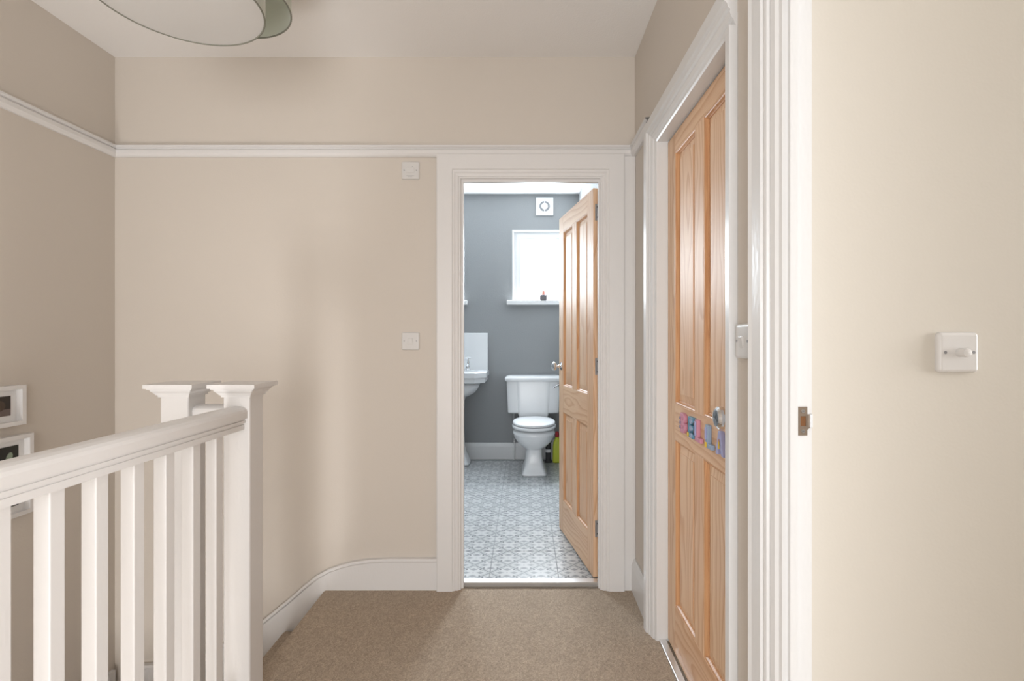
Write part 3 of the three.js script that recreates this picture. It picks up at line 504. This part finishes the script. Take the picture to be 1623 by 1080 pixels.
{
  // toilet: origin on the floor at the wall, z towards the camera
  const o = thing('toilet', 'white close-coupled toilet with angular cistern and flared pedestal', 'toilet', 0.082, BF, BW);
  const zb = 0.47;                                       // bowl centre from the wall
  obj('pedestal', loft([[0, 0.112, 0.20, 7, 0.46], [0.020, 0.112, 0.20, 7, 0.46], [0.024, 0.104, 0.19, 7, 0.46], [0.045, 0.100, 0.185, 6, 0.46], [0.060, 0.090, 0.172, 6, 0.455], [0.11, 0.079, 0.16, 5, 0.45], [0.18, 0.072, 0.15, 4, 0.445], [0.235, 0.070, 0.155, 3.5, 0.445], [0.28, 0.08, 0.165, 3, 0.45]]), M.ceramic, o);
  obj('bowl', loft([[0.215, 0.060, 0.10, 2.2, 0.46], [0.225, 0.085, 0.14, 2.2, 0.465], [0.245, 0.115, 0.175, 2.2, 0.47], [0.28, 0.150, 0.21, 2.2, 0.475], [0.32, 0.175, 0.235, 2.2, 0.478], [0.352, 0.186, 0.246, 2.2, 0.48], [0.358, 0.190, 0.250, 2.2, 0.48], [0.366, 0.190, 0.250, 2.2, 0.48], [0.372, 0.186, 0.247, 2.2, 0.48], [0.402, 0.184, 0.245, 2.2, 0.48]]), M.ceramic, o);
  obj('shelf', rbox(-0.17, 0.17, 0.30, 0.405, 0.02, 0.30, 0.02), M.ceramic, o);
  const st = obj('seat', loft([[0.408, 0.188, 0.252, 2.2, 0.48], [0.414, 0.197, 0.258, 2.2, 0.48], [0.430, 0.197, 0.258, 2.2, 0.48], [0.436, 0.190, 0.252, 2.2, 0.48]]), M.ceramic, o);
  obj('lid', loft([[0.440, 0.186, 0.249, 2.2, 0.478], [0.444, 0.192, 0.254, 2.2, 0.478], [0.456, 0.192, 0.254, 2.2, 0.478], [0.464, 0.186, 0.248, 2.2, 0.478], [0.470, 0.160, 0.22, 2.2, 0.478], [0.472, 0.12, 0.17, 2.2, 0.478]]), M.ceramic, o);
  obj('seat_buffer', [box(-0.12, 0.12, 0.400, 0.442, 0.25, 0.62)], M.greyPlastic, o);
  for (const s of [-1, 1]) obj('hinge', cyl(0.012, 0.012, 0.03, s * 0.09, 0.45, 0.235, 'x', 16), M.chrome, o);
  // cistern: tapering body, raised centre, wide moulded lid
  const c = obj('cistern', loft([[0.485, 0.243, 0.088, 14, 0.105], [0.50, 0.248, 0.092, 14, 0.105], [0.80, 0.262, 0.098, 14, 0.105], [0.803, 0.262, 0.098, 14, 0.105]]), M.ceramic, o);
  obj('raised_front', loft([[0.40, 0.130, 0.05, 10, 0.152], [0.50, 0.150, 0.05, 10, 0.154], [0.80, 0.165, 0.05, 10, 0.160]]), M.ceramic, c);
  obj('cistern_lid', loft([[0.795, 0.266, 0.108, 12, 0.112], [0.803, 0.275, 0.115, 12, 0.115], [0.826, 0.277, 0.116, 12, 0.116], [0.836, 0.268, 0.108, 11, 0.114], [0.845, 0.250, 0.092, 10, 0.110], [0.848, 0.235, 0.08, 10, 0.110]]), M.ceramic, c);
  const lev = obj('flush_lever', [cyl(0.017, 0.014, 0.022, 0.245, 0.765, 0.212, 'z', 20), tube([new THREE.Vector3(0.245, 0.765, 0.225), new THREE.Vector3(0.225, 0.757, 0.232), new THREE.Vector3(0.195, 0.740, 0.236)], 0.006, 8, 10), clean(new THREE.SphereGeometry(0.010, 12, 8).translate(0.192, 0.739, 0.236).toNonIndexed())], M.chrome, o); lev.userData.label = 'chrome flush lever';
}
{
  const o = thing('water_pipe', 'white water pipe with a chrome valve beside the toilet', 'pipe', PX(815, 5.02), BF, BW - 0.035);
  obj('pipe', [cyl(0.0075, 0.0075, 0.17, 0, 0.085, 0, 'y', 16)], M.bathGloss, o);
  obj('valve', [cyl(0.011, 0.011, 0.045, 0, 0.19, 0, 'y', 16), cyl(0.006, 0.006, 0.03, 0, 0.19, 0.015, 'z', 12), tube([new THREE.Vector3(0, 0.21, 0), new THREE.Vector3(0.002, 0.32, 0.0), new THREE.Vector3(-0.002, 0.40, 0), new THREE.Vector3(0, 0.48, 0.0)], 0.005, 8, 12)], M.steel, o);
}
// cleaning bottles beside the toilet
{
  const y = thing('cleaner_bottle', 'lime yellow cleaner bottle with a red cap beside toilet', 'bottle', PX(883, 4.93), BF, 4.93);
  obj('bottle_body', loft([[0, 0.042, 0.028, 4], [0.02, 0.044, 0.030, 4], [0.16, 0.042, 0.029, 4], [0.20, 0.036, 0.026, 3], [0.235, 0.020, 0.018, 2], [0.25, 0.017, 0.017, 2]]), M.lime, y);
  obj('cap', lathe([[0, 0.25], [0.021, 0.25], [0.019, 0.285], [0.013, 0.30], [0, 0.30]], 20), M.red, y);
  const b = thing('toilet_brush_holder', 'slim black toilet brush holder with a white band behind toilet', 'toilet brush', PX(869, 4.93), BF, 4.93);
  obj('holder', loft([[0, 0.036, 0.036, 2.5], [0.012, 0.036, 0.036, 2.5], [0.02, 0.027, 0.027, 2.5], [0.19, 0.027, 0.027, 2.5], [0.195, 0.022, 0.022, 2.5]]), M.dark, b);
  obj('band', loft([[0.10, 0.028, 0.028, 2.5], [0.13, 0.028, 0.028, 2.5]], false, false), M.bathGloss, b);
  obj('handle', cyl(0.008, 0.007, 0.10, 0, 0.238, 0, 'y', 12), M.dark, b);
  const w = thing('spray_bottle', 'white plastic bottle between brush holder and lime bottle', 'bottle', PX(877.5, 5.0), BF, 5.0);
  obj('bottle_body', loft([[0, 0.022, 0.022, 3], [0.15, 0.022, 0.022, 3], [0.175, 0.010, 0.010, 2]]), M.plastic, w); obj('cap', cyl(0.011, 0.010, 0.03, 0, 0.19, 0, 'y', 14), M.bathGloss, w);
}
{
  // pedestal basin: origin on the floor at the wall
  const xc = -0.665, o = thing('pedestal_basin', 'white angular pedestal basin with a tall splashback', 'basin', xc, BF, BW);
  obj('splashback', rbox(-0.295, 0.295, 0.86, 1.265, 0.001, 0.030, 0.006), M.ceramic, o);
  const oct = (w, z0, z1, c) => [[-w, z0], [w, z0], [w, z1 - c], [w - c * 1.1, z1], [-w + c * 1.1, z1], [-w, z1 - c]];
  const slab = (w, z1, c, y0, y1, bev) => { const g = new THREE.ExtrudeGeometry(poly(oct(w - bev, 0.002 + bev, z1 - bev, c)), { depth: y1 - y0 - 2 * bev, bevelEnabled: true, bevelThickness: bev, bevelSize: bev, bevelSegments: 3 }); g.rotateX(Math.PI / 2); g.translate(0, y1 - bev, 0); return clean(g); };
  const ev = new Evaluator(); ev.attributes = ['position', 'normal', 'uv'];
  const base = new Brush(merge([slab(0.305, 0.46, 0.085, 0.84, 0.895, 0.008)])); base.updateMatrixWorld();
  const cut = new THREE.SphereGeometry(1, 40, 24); cut.scale(0.225, 0.115, 0.155); cut.translate(0, 0.905, 0.255); const cb = new Brush(cut); cb.updateMatrixWorld();
  const res = ev.evaluate(base, cb, SUBTRACTION);
  const top = obj('basin_top', res.geometry, M.ceramic, o);
  obj('apron', slab(0.292, 0.445, 0.080, 0.795, 0.842, 0.006), M.ceramic, top);
  obj('bowl', loft([[0.64, 0.075, 0.07, 2.4, 0.20], [0.66, 0.13, 0.12, 2.4, 0.215], [0.69, 0.18, 0.155, 2.4, 0.225], [0.73, 0.215, 0.18, 2.4, 0.23], [0.80, 0.245, 0.20, 2.6, 0.235]]), M.ceramic, o);
  obj('pedestal', loft([[0, 0.135, 0.125, 7, 0.18], [0.022, 0.135, 0.125, 7, 0.18], [0.028, 0.124, 0.115, 7, 0.18], [0.06, 0.116, 0.108, 6, 0.18], [0.10, 0.095, 0.095, 6, 0.18], [0.18, 0.078, 0.085, 5, 0.18], [0.40, 0.070, 0.078, 5, 0.18], [0.60, 0.078, 0.082, 5, 0.19], [0.68, 0.10, 0.10, 4, 0.20]]), M.ceramic, o);
  for (const s of [-1, 1]) {
    const x = s * 0.105, z = 0.075, t = obj('tap', [lathe([[0, 0.893], [0.024, 0.893], [0.022, 0.905], [0.012, 0.915], [0.011, 0.965], [0.015, 0.972], [0.010, 0.985], [0.007, 1.0], [0.007, 1.015], [0, 1.016]], 20).translate(x, 0, z), tube([new THREE.Vector3(x, 0.94, z), new THREE.Vector3(x, 0.955, z + 0.05), new THREE.Vector3(x, 0.945, z + 0.09), new THREE.Vector3(x, 0.925, z + 0.10)], 0.009, 10, 20)], M.chrome, o); t.userData.label = 'chrome crosshead tap';
    obj('crosshead', [cyl(0.005, 0.005, 0.056, x, 1.015, z, 'x', 10), cyl(0.005, 0.005, 0.056, x, 1.015, z, 'z', 10), clean(new THREE.SphereGeometry(0.009, 12, 8).translate(x, 1.017, z).toNonIndexed())], M.chrome, t);
  }
}
renderer.render(scene, camera);
